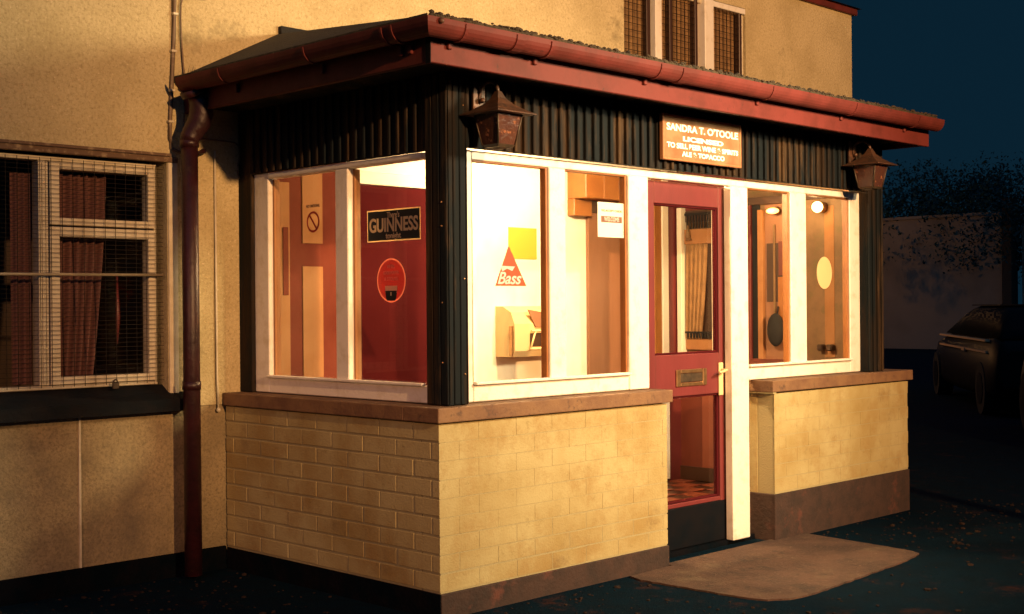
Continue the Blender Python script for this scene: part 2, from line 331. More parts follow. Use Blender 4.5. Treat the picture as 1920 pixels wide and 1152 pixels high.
b = MB(); b.box(-0.312, -0.262, D-.01, D+.004, .866, 1.984, .003); obj('jamb_board', b, m_cream, pub)
def curtain(x0, x1, y, z0, z1, m, label, group=None, folds=6, amp=.018, curve=0.0, parent=None, taper=0.0):
    b = MB(); nx = int((x1-x0)/.008)+2; nz = 14; V = []
    for j in range(nz+1):
        row = []
        for i in range(nx+1):
            u = i/nx; t = j/nz; xx = x0+(x1-x0)*u*(1-taper*(1-t)**1.5)
            row.append(b.b.verts.new((xx, y+amp*math.sin(u*folds*2*PI+0.5*math.sin(u*9+t)), z0+(z1-z0)*t)))
        V.append(row)
    for j in range(nz):
        for i in range(nx):
            f = b.b.faces.new((V[j][i], V[j][i+1], V[j+1][i+1], V[j+1][i])); f.smooth = True
    return obj('curtain', b, m, parent, label=label, cat=None if parent else 'curtain', group=group)
curtain(-0.86, -0.56, D+.135, .95, 1.91, m_curtR, 'red brown curtain drawn across the left half of the mesh covered casement', folds=7, taper=.25)
curtain(-1.02, -0.925, D+.135, .95, 1.90, m_curtR, 'narrow strip of brown curtain just left of the window mullion', folds=3)
curtain(-1.6, -1.085, D+.135, .95, 1.94, m_curtR, 'dark brown curtain at the far left edge of the window', folds=9)
b = MB(); b.tube([(-.50, D+.15, 1.45), (-.495, D+.15, 1.25), (-.50, D+.15, 1.12)], [.006, .012, .004], 8)
obj('curtain_tieback', b, m_door, None, label='thin red hanging strip beside the curtain in the casement', cat='tieback')
# ---- upper window
y0 = D+.02
b = MB(); frame(b, 3.086, 4.474, 2.80, 3.469, D+.02, D+.10, .012, .012, .05, .035)
uw = obj('window', b, m_cream, pub, label='upstairs window with tan curtains and wire mesh above the porch roof')
for a, c in ((3.405, 3.475), (3.965, 4.07)):
    b = MB(); b.box(a, c, D-.012, D+.11, 2.81, 3.468, .004); obj('mullion', b, m_white, uw)
b = MB(); b.box(4.0705, 4.47, D-.006, D+.06, 3.425, 3.466, .004); obj('top_rail', b, m_white, uw)
for a, c in ((3.335, 3.375), (3.585, 3.615), (3.875, 3.905), (4.41, 4.44)):
    b = MB(); b.box(a, c, D+.008, D+.10, 2.82, 3.46, .003); obj('glazing_post', b, m_idark, uw)
b = MB()
for a, c in ((3.10, 3.334), (3.48, 3.584), (3.62, 3.874), (4.075, 4.409)):
    x = a
    while x < c: b.box(x, x+.0035, D+.012, D+.015, 2.85, 3.43); x += .045
    z = 2.86
    while z < 3.43: b.box(a, c, D+.0155, D+.0185, z, z+.0035); z += .045
obj('wire_guard', b, m_wire, uw)
for a, c in ((3.10, 3.334), (3.48, 3.584), (3.62, 3.874), (4.075, 4.409)):
    b = MB(); b.box(a, c, D+.028, D+.031, 2.85, 3.43); obj('pane', b, m_glass, uw)
curtain(3.10, 4.46, D+.055, 2.79, 3.465, m_curtT, 'tan curtain filling the upstairs window above the porch roof', folds=16, amp=.005)

# ------------------------------------------------------------------ porch
por = thing('porch', 'flat fronted glazed entrance porch with cream painted brick base and dark red gutter', 'porch', (1.95, 0.0, 0))
CH = 0.0772
def brickwall(name, axis, a0, a1, zb, zt, phase=0.0, flush=0.004, label=None, gap=.009, jit=1.0):
    """bricks laid on a mortar core; axis 'x' = wall facing -Y at y=0, 'y' = wall facing -X at x=0"""
    core = MB(); br = MB(); th = .11
    if axis == 'x': core.box(a0+.004, a1-.004, flush, th, zb, zt)
    else: core.box(flush, th, a0+.115, a1, zb, zt)
    row = 0; z = zt; g0 = gap
    while z > zb+.01:
        if jit < 1: gap = .0030 if z > .47 else (.0050 if z > .30 else .0075)
        z0 = max(z-CH+gap, zb)
        off = (0.1125 if row % 2 else 0.0)+phase; p = a0-off-.0
        while p < a1-.004:
            rr = .003 if jit == 1 else .0006; pg = gap if jit == 1 else (.0016 if z > .35 else .004); s0 = max(p+random.uniform(-rr, rr), a0); s1 = min(p+.2245-pg+random.uniform(-rr, rr), a1); p += .225
            if s1-s0 < .02: continue
            j = random.uniform(-.0012, .0012)*jit; jz = random.uniform(-.001, .001)
            if axis == 'x': br.box(s0, s1, j, flush+.002, z0+jz, z+jz-.0005)
            else: br.box(j, flush+.002, s0, s1, z0+jz, z+jz-.0005, .002)
        z -= CH; row += 1
    c = obj(name, br, m_brick, por, label=label); obj('mortar', core, m_mortar, c)
    return c
brickwall('brick_wall', 'x', 0.0, 1.497, .105, .80, flush=.0010, gap=.0055, jit=.35, label='cream painted brick wall left of the door')
brickwall('brick_wall', 'y', 0.0, D, .105, .80, phase=.06, flush=.0038, label='dim brick side wall with raised joints')
brickwall('brick_wall', 'x', 2.43, 3.90, .254, .80, flush=.0010, gap=.0055, jit=.35, label='cream painted brick wall right of the door')
b = MB(); b.box(2.429, 2.54, .111, .16, .254, .80); obj('wall_return', b, m_brick, por)
b = MB(); b.box(1.387, 1.497, .111, .2, .105, .80); obj('wall_return', b, m_brick, por)
b = MB(); b.box(3.79, 3.90, .112, D, .0, .80); obj('side_wall', b, m_brick, por)
b = MB(); b.box(.0, 1.503, -.006, .12, -.1, .1045, .004); obj('plinth', b, m_plinth, por)
b = MB(); b.box(-.006, -.0005, -.006, D-.012, -.1, .1045, .001); obj('plinth', b, m_dplinth, por, label='near black plinth of the porch side wall')
b = MB(); b.box(2.424, 3.906, -.006, .16, -.1, .2535, .004); obj('plinth', b, m_plinth, por)
# sills
b = MB(); b.box(-.02, 1.522, -.02, .20, .806, .868, .005, segs=2); b.box(-.02, .18, .2005, D-.001, .806, .868, .005, segs=2); obj('sill', b, m_sill, por)
b = MB(); b.box(2.392, 3.933, -.02, .20, .808, .870, .005, segs=2); obj('sill', b, m_sill, por)
b = MB(); b.box(2.398, 2.43, -.014, .16, .80, .808); obj('sill_bed', b, m_mortar, por)
# corner post clad with grooved boards
def grooved(b, axis, a0, a1, f, z0, z1, pitch, rib, depth, th=.02):
    """board whose face is at f with ribs standing proud toward -axis"""
    if axis == 'x': b.box(a0, a1, f+depth, f+depth+th, z0, z1)
    else: b.box(f+depth, f+depth+th, a0, a1, z0, z1)
    p = a0
    while p < a1-.004:
        q = min(p+rib, a1)
        if axis == 'x': b.box(p, q, f, f+depth+.001, z0+random.uniform(0, .004), z1-.001, .003)
        else: b.box(f, f+depth+.001, p, q, z0+random.uniform(0, .004), z1-.001, .003)
        p += pitch
ZC = 2.262
b = MB(); b.box(.092, .20, .044, .165, .869, ZC, .003)
grooved(b, 'x', .082, .20, .030, .870, ZC-.001, .037, .033, .007, .006); grooved(b, 'y', .03, .168, .079, .870, ZC-.002, .046, .042, .007, .006)
post = obj('corner_post', b, m_black, por)
b = MB(); b.box(3.50, 3.665, .044, .165, .871, ZC, .003); grooved(b, 'x', 3.50, 3.668, .030, .872, ZC-.001, .05, .02, .012, .001); obj('corner_post', b, m_black, por)
b = MB(); b.box(.085, .15, 1.475, D-.001, .869, ZC-.003, .003); obj('wall_post', b, m_black, por)
# nail heads
for p in ((.175, .028, 2.13), (.10, .028, 2.22), (.175, .028, 1.40), (.175, .028, 1.0), (.078, .06, 1.72), (.078, .06, 1.62), (.078, .06, 1.3), (.078, .06, 1.05)):
    b = MB(); b.sphere(p, .0042, 8, 6); obj('nail_head', b, m_brass, post)
# cladding
b = MB(); grooved(b, 'x', .2005, 3.499, .034, 1.958, ZC, .0583, .0175, .017); clad = obj('cladding', b, m_black, por)
b = MB(); grooved(b, 'y', .169, 1.474, .083, 1.946, ZC, .0583, .0175, .012); obj('cladding', b, m_black, por)
b = MB(); grooved(b, 'y', .169, D-.002, 3.64, .872, ZC, .0583, .0175, .012); obj('cladding', b, m_black, por)
# front window frame
FY0, FY1 = .094, .136
b = MB()
b.box(.2005, .285, FY0, FY1, .872, 1.956, .004); b.box(.7655, .875, FY0-.004, FY1, .9455, 1.9155, .004); b.box(1.325, 1.4755, FY0-.006, FY1, .872, 1.9155, .004)
b.box(.2855, 1.3245, FY0, FY1-.001, .872, .945, .004); b.box(.2855, 3.3845, FY0+.001, FY1-.001, 1.916, 1.955, .004)
b.box(.2855, 1.3245, FY0-.022, FY0+.01, .9455, .958, .003)
ff = obj('window_frame', b, m_white, por)
b = MB()
b.box(2.170, 2.325, FY0-.006, FY1, .026, 1.9155, .004); b.box(2.745, 2.905, FY0-.004, FY1, .9455, 1.9155, .004); b.box(3.385, 3.4995, FY0, FY1, .874, 1.955, .004)
b.box(2.3255, 3.3845, FY0, FY1-.001, .874, .945, .004); b.box(2.3255, 3.3845, FY0-.022, FY0+.01, .9455, .958, .003)
obj('window_frame', b, m_white, por)
# inner beads (warm wood edges)
for x0, x1 in ((.2855, .765), (.8755, 1.3245), (2.3255, 2.7445), (2.9055, 3.3845)):
    b = MB(); frame(b, x0, x1, .9465, 1.9145, FY1-.034, FY1+.003, .010, .012, .006, .006, .002); obj('glazing_bead', b, m_iorange, ff)
for x0, x1 in ((.2975, .745), (.888, 1.305), (2.3375, 2.7245), (2.918, 3.3645)):
    p = MB(); p.box(x0, x1, .112, .116, .953, 1.908); obj('pane', p, m_glass, por)
# side window frame
b = MB()
b.box(.104, .16, 1.355, 1.4745, .872, 1.945, .004); b.box(.100, .16, .722, .815, .9455, 1.9155, .004)
b.box(.104, .159, .1695, 1.3545, .872, .945, .004); b.box(.098, .158, .215, 1.3545, 1.916, 1.944, .01, segs=3); b.box(.11, .157, .1695, .2145, 1.92, 1.943, .002)
b.box(.082, .108, .20, 1.3545, .9455, .958, .003)
sf = obj('window_frame', b, m_white, por)
for a, c in ((.8155, 1.3545), (.1695, .7215)):
    for p, q in ((a, a+.03), (c-.012, c)):
        b = MB(); b.box(.13, .166, p, q, .9465, 1.9145, .003); obj('glazing_bead', b, m_istripe, sf)
for a, c in ((.847, 1.341), (.20, .708)):
    p = MB(); p.box(.140, .144, a, c, .946, 1.915); obj('pane', p, m_glass, por)
# ---- door
b = MB(); DY0, DY1 = .150, .192
b.box(1.450, 1.598, DY0, DY1, .075, 1.914, .003); b.box(2.142, 2.200, DY0, DY1, .075, 1.914, .003)
b.box(1.5985, 2.1415, DY0+.001, DY1, 1.80, 1.914, .003); b.box(1.5985, 2.1415, DY0+.001, DY1, .812, 1.028, .003); b.box(1.5985, 2.1415, DY0+.001, DY1, .24, .262, .003)
door = obj('door', b, m_door, por, label='dark red half glazed front door')
b = MB(); frame(b, 1.599, 2.141, 1.0285, 1.7995, DY0+.01, DY1-.006, .010, .010, .010, .010, .002); obj('glazing_bead', b, m_ired, door)
b = MB(); frame(b, 1.599, 2.141, .2625, .8115, DY0+.01, DY1-.006, .012, .012, .010, .010, .002); obj('glazing_bead', b, m_ired, door)
b = MB(); b.box(1.45, 2.199, DY0-.006, DY1-.01, .03, .2395, .003); obj('kickboard', b, m_kick, door)
b = MB(); b.box(1.61, 2.13, .168, .172, 1.04, 1.79); obj('pane', b, m_glass, door); b = MB(); b.box(1.61, 2.13, .168, .172, .272, .80); obj('pane', b, m_glass, door)
b = MB(); frame(b, 1.762, 2.02, .862, .950, DY0-.009, DY0+.0, .035, .035, .020, .020, .003); lb = obj('letterbox', b, m_brass, door); b = MB(); b.box(1.80, 1.985, DY0-.005, DY0+.0005, .884, .928, .002); obj('flap', b, m_iron, lb)
b = MB(); b.box(2.128, 2.166, DY0-.008, DY0+.0005, .80, .975, .003); hp = obj('handle_plate', b, m_plastic, door)
b = MB(); b.tube([(2.147, DY0-.006, .935), (2.147, DY0-.04, .935)], .007, 8); b.tube([(2.152, DY0-.042, .937), (2.12, DY0-.045, .930), (2.075, DY0-.045, .925)], [.007, .008, .006], 8); obj('lever', b, m_plastic, hp)
b = MB(); b.box(1.50, 2.42, .125, .30, -.05, .028); obj('threshold', b, m_dplinth, por)
# ---- soffit, fascia, gutter, roof
b = MB(); b.box(-.22, 3.765, -.195, D-.002, 2.2635, 2.275); obj('soffit', b, m_black, por)
b = MB(); b.box(-.225, 3.77, -.222, -.1955, 2.225, 2.345, .003); b.box(-.2245, -.2, -.195, D-.003, 2.226, 2.344, .003); b.box(3.745, 3.7695, -.195, D-.003, 2.23, 2.344, .003); fas = obj('fascia', b, m_red, por)
b = MB(); b.box(-.228, -.2255, -.224, -.196, 2.222, 2.345); obj('fascia_end', b, m_kick, fas)
b = MB()
def gut(o, z, X1=3.755): # outward offset -> L-shaped path points
    return [(-.226-o, 1.47, z), (-.226-o, -.223-o, z), (X1, -.223-o, z)]
prof = []
R0 = .052
for k in range(13):
    a = PI*k/12; prof.append((R0+.004-R0*math.cos(a), 2.367-R0*1.12*math.sin(a)))
prof += [(2*R0+.004, 2.373), (2*R0-.001, 2.373)]
for k in range(12, -1, -1):
    a = PI*k/12; prof.append((R0+.004-(R0-.004)*math.cos(a), 2.367-(R0-.004)*1.12*math.sin(a)))
rows = [[b.b.verts.new(p) for p in gut(o, z)] for o, z in prof]
for i in range(len(rows)):
    A, B = rows[i], rows[(i+1) % len(rows)]
    for k in range(2):
        f = b.b.faces.new((A[k], A[k+1], B[k+1], B[k]))
b.b.faces.new([r[0] for r in rows]); b.b.faces.new([r[2] for r in rows])
gutter = obj('gutter', b, m_red, por, label='half round red gutter round the porch eaves')
# gutter brackets and joint collars
def ring(b, axis, s, w, lift=0.0):
    pr = []
    for k in range(11):
        a = PI*k/10; pr.append((R0+.004-(R0+.001)*math.cos(a), 2.367-(R0*1.12+.001)*math.sin(a)))
    for k in range(10, -1, -1):
        a = PI*k/10; pr.append((R0+.004-(R0+.005)*math.cos(a), 2.367-(R0*1.12+.005)*math.sin(a)))
    if axis == 'x': b.prism([(s, -.223-o, z) for o, z in pr], (w, 0, 0))
    else: b.prism([(-.226-o, s, z) for o, z in pr], (0, w, 0))
for s in (-.14, .34, 1.06, 1.95, 2.75, 3.45):
    b = MB(); ring(b, 'x', s, .014); b.box(s-.004, s+.018, -.236, -.2225, 2.285, 2.31, .003)
    obj('gutter_bracket', b, m_red, gutter)
b = MB(); ring(b, 'x', .14, .05); obj('gutter_joint', b, m_red, gutter)
b = MB(); ring(b, 'x', 1.22, .05); obj('gutter_joint', b, m_red, gutter)
for s in (-.12, -.06, .45, 1.1):
    b = MB(); ring(b, 'y', s, .014); b.box(-.24, -.2255, s-.004, s+.018, 2.27, 2.31, .003); obj('gutter_bracket', b, m_red, gutter)
b = MB(); b.sphere((-.27, -.335, 2.36), .012, 10, 8); obj('gutter_rivet', b, m_copper, gutter)
# roof sheets: hipped lean-to
b = MB()
e0 = -.262; ap = (.33, D-.002, 2.675)
T = .016
b.prism([(e0, -.258, 2.378), (3.775, -.258, 2.378), (3.775, D-.002, 2.675), ap], (0, 0, T))
b.prism([(e0, D-.002, 2.378), (e0, -.2575, 2.3785), ap], (0, 0, T))
roof = obj('roof', b, m_roof, por)
b = MB(); b.box(e0-.006, 3.777, -.272, -.2585, 2.372, 2.402, .004); b.box(e0-.012, e0-.0065, -.2580, D-.004, 2.372, 2.402, .002); obj('roof_edge', b, m_moss, roof)
# mossy ragged edge of roof
b = MB()
def tuft(x, y, z, s):
    q = bmesh.ops.create_icosphere(b.b, subdivisions=1, radius=s)
    for v in q['verts']: v.co = Vector((x+v.co.x*random.uniform(.8, 1.7), y+v.co.y*random.uniform(.8, 1.4), z+v.co.z*random.uniform(.5, 1.0)))
x = e0
while x < 3.775:
    tuft(x, -.262+random.uniform(-.01, .02), 2.399+random.uniform(-.008, .010), random.uniform(.006, .013)); x += random.uniform(.004, .010)
y = -.26
while y < D-.05:
    tuft(e0-.004+random.uniform(-.008, .012), y, 2.384+random.uniform(-.006, .006), random.uniform(.006, .012)); y += random.uniform(.01, .03)
for k in range(260):
    yy = random.uniform(-.25, .3); x = random.uniform(e0+(yy+.258)*.36+.03, 3.75); tuft(x, yy, 2.394+(yy+.258)*.1612, random.uniform(.006, .012))
o = obj('moss', b, m_moss, roof, kind='stuff')
b = MB()
for k in range(46):
    x = -.27+random.uniform(-.02, .09); y = 1.40+random.uniform(-.06, .12); z = 2.385; h = random.uniform(.02, .06); a = random.uniform(-.6, .6)
    b.poly([(x, y, z), (x+.004, y+.003, z), (x+.002+a*h, y+random.uniform(-.01, .01), z+h)])
for k in range(16):
    x = 3.72+random.uniform(-.03, .04); y = -.27; z = 2.385; h = random.uniform(.015, .04); a = random.uniform(-.6, .6)
    b.poly([(x, y, z), (x+.005, y, z), (x+.002+a*h, y, z+h)])
obj('weeds', b, m_moss, None, label='small tuft of weeds growing in the gutter at the roof edge', cat='weeds', kind='stuff')
# flashing at the wall
b = MB(); b.box(.33, 3.775, D-.03, D-.001, 2.69, 2.73, .003); obj('flashing', b, m_roof, roof)
# downpipe
dp = thing('downpipe', 'dark red cast iron downpipe with bulky swan neck at the porch corner', 'downpipe', (-.262, 1.46, 0))
b = MB(); b.tube([(-.275, 1.42, 2.318), (-.262, 1.42, 2.29)], [.06, .058], 18); obj('outlet', b, m_pipe, dp)
b = MB(); b.tube([(-.235, 1.42, 2.30), (-.225, 1.42, 2.26), (-.222, 1.425, 2.21), (-.228, 1.435, 2.17), (-.245, 1.45, 2.13), (-.262, 1.46, 2.10), (-.266, 1.46, 2.075)], [.056, .057, .057, .056, .051, .046, .046], 18); obj('swan_neck', b, m_pipe, dp)
b = MB(); b.tube([(-.266, 1.46, 2.078), (-.264, 1.46, 1.2), (-.262, 1.46, .02)], [.0395, .0395, .0415], 20); obj('pipe', b, m_pipe, dp)
b = MB(); b.tube([(-.266, 1.46, 2.085), (-.266, 1.46, 2.05)], .045, 20); obj('collar', b, m_pipe, dp)
b = MB(); b.tube([(-.264, 1.46, .90), (-.264, 1.46, .94)], .044, 20); obj('collar', b, m_pipe, dp)
b = MB(); b.tube([(-.20, 1.50, 2.03), (-.15, 1.53, 2.045), (-.125, 1.565, 2.052)], [.010, .012, .014], 8); obj('wall_bracket', b, m_pipe, dp)
# ---- interior of porch
IX1 = 3.62
b = MB(); b.box(.165, IX1+.02, D-.012, D-.0015, .098, 2.262); obj('inner_wall', b, m_iw, por, label='white painted inner wall of the porch')
b = MB(); b.box(IX1, IX1+.018, .17, D-.0125, .098, 2.262); obj('inner_wall', b, m_itan, por, label='tan papered end wall of the porch')
for q in ((.112, .165, .17, D-.013), (.21, 1.386, .1115, .13), (2.545, 3.619, .161, .18)):
    b = MB(); b.box(*q, .10, .868); obj('inner_lining', b, m_dado, por)
b = MB(); b.box(.17, IX1-.001, .17, D-.013, 2.225, 2.26); obj('ceiling', b, m_iceil, por)
b = MB(); b.box(.17, IX1, .21, D-.013, .0, .08); obj('floor', b, m_tile_d, por)
b = MB()
for i in range(23):
    for j in range(10):
        if (i+j) % 2: continue
        x0 = .17+i*.15; y_ = .215+j*.15
        if x0+.148 > IX1 or y_+.148 > D-.013: continue
        b.box(x0, x0+.148, y_, y_+.148, .081, .086)
fl = obj('floor_tile', b, m_tile_r, por, label='red squares of the chequered porch floor')
YW = D-.0125
def wpanel(name, x0, x1, z0, z1, m, t=.008, lab=None, parent=por, bev=.0015, y=YW):
    b = MB(); b.box(x0, x1, y-t, y, z0, z1, bev); return obj(name, b, m, parent, label=lab)
# wall panel whose pale strips stand in for reflections in the side pane
pan = wpanel('wall_panel', .175, .745, .10, 2.22, m_ibrown2, .008, 'terracotta wall panel with pale strips painted for reflections')
for a, c, z0, z1 in ((.285, .375, .92, 1.93), (.455, .585, 1.62, 2.21), (.455, .585, .92, 1.50)):
    wpanel('reflection_strip', a, c, z0, z1, m_istripe, .004, None, pan, y=YW-.0085)
wpanel('reflection_strip', .33, .365, 1.35, 1.7, m_ibrown2, .003, None, pan, y=YW-.013)
idr = wpanel('inner_door', .80, 1.50, .10, 1.945, m_ired, .03, 'flush red brown inner door behind the drinks stickers')
b = MB(); b.box(.748, .797, YW-.035, YW, .10, 2.02, .003); b.box(1.503, 1.56, YW-.035, YW, .10, 2.02, .003); b.box(.7975, 1.5025, YW-.034, YW, 1.95, 2.019, .003); obj('door_frame', b, m_iw, por)
wpanel('inner_door', 2.672, 3.14, .10, 1.955, m_ibrown, .025, 'brown varnished inner door at the back of the porch')
wpanel('door_head', 2.672, 3.14, 1.88, 1.956, m_idark, .010, None, por, y=YW-.026)
b = MB(); b.box(2.50, 2.965, YW-.16, YW, 1.958, 2.14, .004); b.box(2.50, 2.668, YW-.06, YW, 1.853, 1.9575, .003); cup = obj('wall_cupboard', b, m_iorange, None, label='orange varnished wooden cupboard high on the white inner wall', cat='cupboard')
b = MB(); b.box(2.668, 2.675, YW-.163, YW-.16, 1.96, 2.138); obj('edge_strip', b, m_istripe, cup)
b = MB(); b.box(3.335, 3.41, YW-.03, YW, .1, 2.2, .003); obj('door_frame', b, m_iorange, por)
b = MB(); b.box(3.4105, 3.475, YW-.04, YW, .1, 2.2, .003); b.box(IX1-.06, IX1-.001, 1.49, 1.53, .86, 1.95, .003); obj('door_frame', b, m_iw, por, label='pale upright trim in the porch corner')
b = MB(); b.box(3.476, 3.618, YW-.028, YW, .08, 2.2, .003); obj('inner_panel', b, m_door, por)
# end wall: made-up curtained opening for a reflection in the door glass
EX = IX1-.0005
def epanel(name, y0, y1, z0, z1, m, t=.008, lab=None, parent=por, x=EX):
    b = MB(); b.box(x-t, x, y0, y1, z0, z1, .0015); return obj(name, b, m, parent, label=lab)
epanel('dado', .181, 1.55, .10, .86, m_dado, .008, 'dark red lower panelling of the porch end wall')
epanel('dado_panel', 1.17, 1.36, .14, .84, m_dado2, .006, None, por, EX-.0085)
epanel('skirting', .19, 1.55, .087, .18, m_idark, .012, None, por, EX-.0085)
epanel('wall_top', 1.0, 1.49, 1.93, 2.22, m_door, .012)
epanel('reflection_head', 1.26, 1.485, 1.85, 1.925, m_idark, .02)
epanel('pelmet', 1.255, 1.487, 1.70, 1.80, m_istripe, .03, 'pale fringed pelmet made up for a reflection')
epanel('reflection_rail', 1.255, 1.487, .98, 1.05, m_istripe, .02)
epanel('reflection_trim', 1.232, 1.252, .96, 1.96, m_iw, .04)
b = MB(); k = 0
yy = 1.265
b2 = MB(); b.box(EX-.029, EX-.0205, 1.262, 1.485, 1.895, 1.912); b2.box(EX-.031, EX-.0205, 1.262, 1.485, 1.092, 1.104)
while yy < 1.48: b.box(EX-.028, EX-.0208, yy, yy+.008, 1.805, 1.896); b2.box(EX-.03, EX-.0208, yy, yy+.011, 1.06, 1.093); yy += .024
obj('reflection_fringe', b, m_cloth, por); obj('reflection_fringe', b2, m_cloth, por)
def ycurtain(y0, y1, x, z0, z1, m, label, folds=5, amp=.008):
    b = MB(); nx = 40; V = []
    for j in range(13):
        t = j/12; row = []
        for i in range(nx+1):
            u = i/nx; row.append(b.b.verts.new((x+amp*math.sin(u*folds*2*PI+t), y0+(y1-y0)*u*(1) + (1-t)**1.6*.05*(1-u), z0+(z1-z0)*t)))
        V.append(row)
    for j in range(12):
        for i in range(nx):
            f = b.b.faces.new((V[j][i], V[j][i+1], V[j+1][i+1], V[j+1][i])); f.smooth = True
    return obj('curtain', b, m, None, label=label, cat='curtain')
epanel('reflection_back', 1.253, 1.487, 1.051, 1.699, m_idark, .006)
ycurtain(1.30, 1.485, EX-.022, 1.055, 1.72, m_curtT, 'tan drape made up for the reflection in the front door glass')
b = MB(); b.tube([(EX-.05, 1.44, 1.735), (EX-.05, 1.44, 1.75), (EX-.05, 1.44, 1.775), (EX-.05, 1.44, 1.80), (EX-.05, 1.44, 1.83)], [.012, .019, .014, .006, .003], 10); b.box(EX-.055, EX-.04, 1.415, 1.465, 1.725, 1.74, .002)
obj('ornament', b, m_itan, None, label='small dark ornament on the pelmet of the made-up reflected opening', cat='ornament')
# end wall: framed doorway seen in third pane
epanel('door_head', .60, .995, 1.935, 1.985, m_idark, .03)
epanel('door_frame', .945, 1.0, .87, 1.934, m_door, .03)
epanel('door_dark_strip', .885, .944, .90, 1.934, m_cloth, .012)  # flat black strip between the two door frames
epanel('door_frame', .845, .884, .92, 1.90, m_istripe, .04)
leaf = epanel('end_door', .60, .844, .89, 1.933, m_ibrown, .012, 'brown end door with panels coloured for reflections')
epanel('panel', .70, .83, 1.30, 1.68, m_idark, .004, None, leaf, EX-.0125)  # coloured panels paint the reflected view onto the door
epanel('panel', .62, .735, 1.47, 1.69, m_dado, .006, None, leaf, EX-.0175)
epanel('panel', .62, .74, 1.13, 1.46, m_iorange, .006, None, leaf, EX-.0175)
epanel('panel', .76, .775, 1.0, 1.8, m_itan, .007, None, leaf, EX-.0175)
epanel('end_door_rail', .60, .95, .87, .93, m_dado, .05)
b = MB(); b.sphere((EX-.06, .735, 1.12), .065, 16, 12, (.55, .95, 1.65)); b.tube([(EX-.04, .735, 1.22), (EX-.03, .735, 1.27)], .006, 6)
obj('hanging_bag', b, m_cloth, None, label='black rounded bag hanging against the brown end door', cat='bag')
epanel('wall_stripe', .34, .41, .95, 1.9, m_istripe, .001)
epanel('picture_rail', .181, .55, 1.945, 1.965, m_idark, .02)
epanel('corner_trim', .215, .25, .90, 2.0, m_iorange, .03)
b = MB()
for yy in (.335, .40): b.box(EX-.05, EX, yy, yy+.045, .99, 1.03, .008)
obj('coat_hooks', b, m_idark, None, label='pair of dark hooks low on the tan end wall', cat='hooks')

# ---- lamps that are lit
lampg = 'lit wall lamps inside the porch'
wl1 = thing('wall_lamp', 'glowing round globe lamp at top of the rightmost pane', 'lamp', (EX-.07, .415, 1.89), lampg)
b = MB(); b.sphere((EX-.07, .415, 1.89), .034, 18, 12); obj('globe', b, m_bulb, wl1)
b = MB(); b.tube([(EX-.04, .415, 1.89), (EX-.001, .415, 1.89)], [.022, .035], 14); obj('wall_mount', b, m_brass, wl1)
wl2 = thing('wall_lamp', 'flattened glowing lamp made up for a reflected glow above the end door', 'lamp', (EX-.07, .745, 1.885), lampg)  # made-up lamp standing in for a reflected glow
b = MB(); b.sphere((EX-.07, .745, 1.885), .028, 18, 12, (1, 1.6, .7)); obj('globe', b, m_bulb2, wl2)
b = MB(); b.tube([(EX-.05, .745, 1.885), (EX-.013, .745, 1.885)], [.018, .03], 14); obj('wall_mount', b, m_brass, wl2)
cl = thing('ceiling_lamp', 'white ceiling lamp lighting the inside of the porch', 'lamp', (1.75, .80, 2.225))
b = MB(); b.sphere((1.75, .80, 2.17), .05, 18, 12, (1, 1, .8)); obj('globe', b, m_bulb, cl)
b = MB(); b.tube([(1.75, .8, 2.20), (1.75, .8, 2.224)], .04, 16); obj('ceiling_rose', b, m_iw, cl)
def point(name, loc, p, col, r, parent=None):
    l = bpy.data.lights.new(name, 'POINT'); l.energy = p; l.color = col; l.shadow_soft_size = r
    o = bpy.data.objects.new(name, l); COL.objects.link(o); o.location = Vector(loc)-(root_loc(parent) if parent else Vector()); 
    if parent: o.parent = parent
    return o
point('ceiling_lamp_light', (1.75, .80, 2.07), 150, (1.0, .66, .34), .06, cl)
point('wall_lamp_light', (EX-.13, .415, 1.89), 4, (1.0, .60, .25), .03, wl1)
point('wall_lamp_light', (EX-.13, .745, 1.885), 2.5, (1.0, .55, .2), .03, wl2)

# ---- things on the back wall
b = MB(); b.box(1.973, 2.217, YW-.003, YW, 1.572, 1.762); obj('notice', b, m_yellow, None, label='square yellow paper notice on the white wall behind the triangular sticker', cat='notice')
ph = thing('payphone', 'cream wall telephone with dark front under a slanted hood', 'telephone', (2.1, YW-.1, .98))
b = MB(); px0, px1 = 1.86, 2.13
b.prism([(px0, YW, .985), (px0, YW-.14, .985), (px0, YW-.16, 1.02), (px0, YW-.16, 1.18), (px0, YW-.13, 1.25), (px0, YW-.06, 1.285), (px0, YW, 1.285)], (.40, 0, 0))
hs = obj('housing', b, m_plastic, ph)
b = MB(); b.box(1.985, 2.25, YW-.172, YW-.162, 1.045, 1.125, .003); obj('front', b, m_idark, ph)
b = MB(); b.prism([(1.965, YW-.163, 1.265), (2.25, YW-.163, 1.225), (2.25, YW-.163, 1.155), (2.03, YW-.163, 1.16)], (0, -.006, 0)); obj('dial_panel', b, m_ibrown, ph)
b = MB(); b.tube([(1.985, YW-.178, 1.137), (2.26, YW-.178, 1.137)], .007, 8); b.tube([(1.97, YW-.178, 1.032), (2.26, YW-.178, 1.032)], .007, 8); b.tube([(2.02, YW-.178, 1.137), (1.975, YW-.178, 1.032)], .006, 8); obj('guard_rail', b, m_plastic, ph)
b = MB(); b.box(px0-.010, px0-.0005, YW-.150, YW-.120, .99, 1.17, .003); obj('side_plate', b, m_brass, ph)

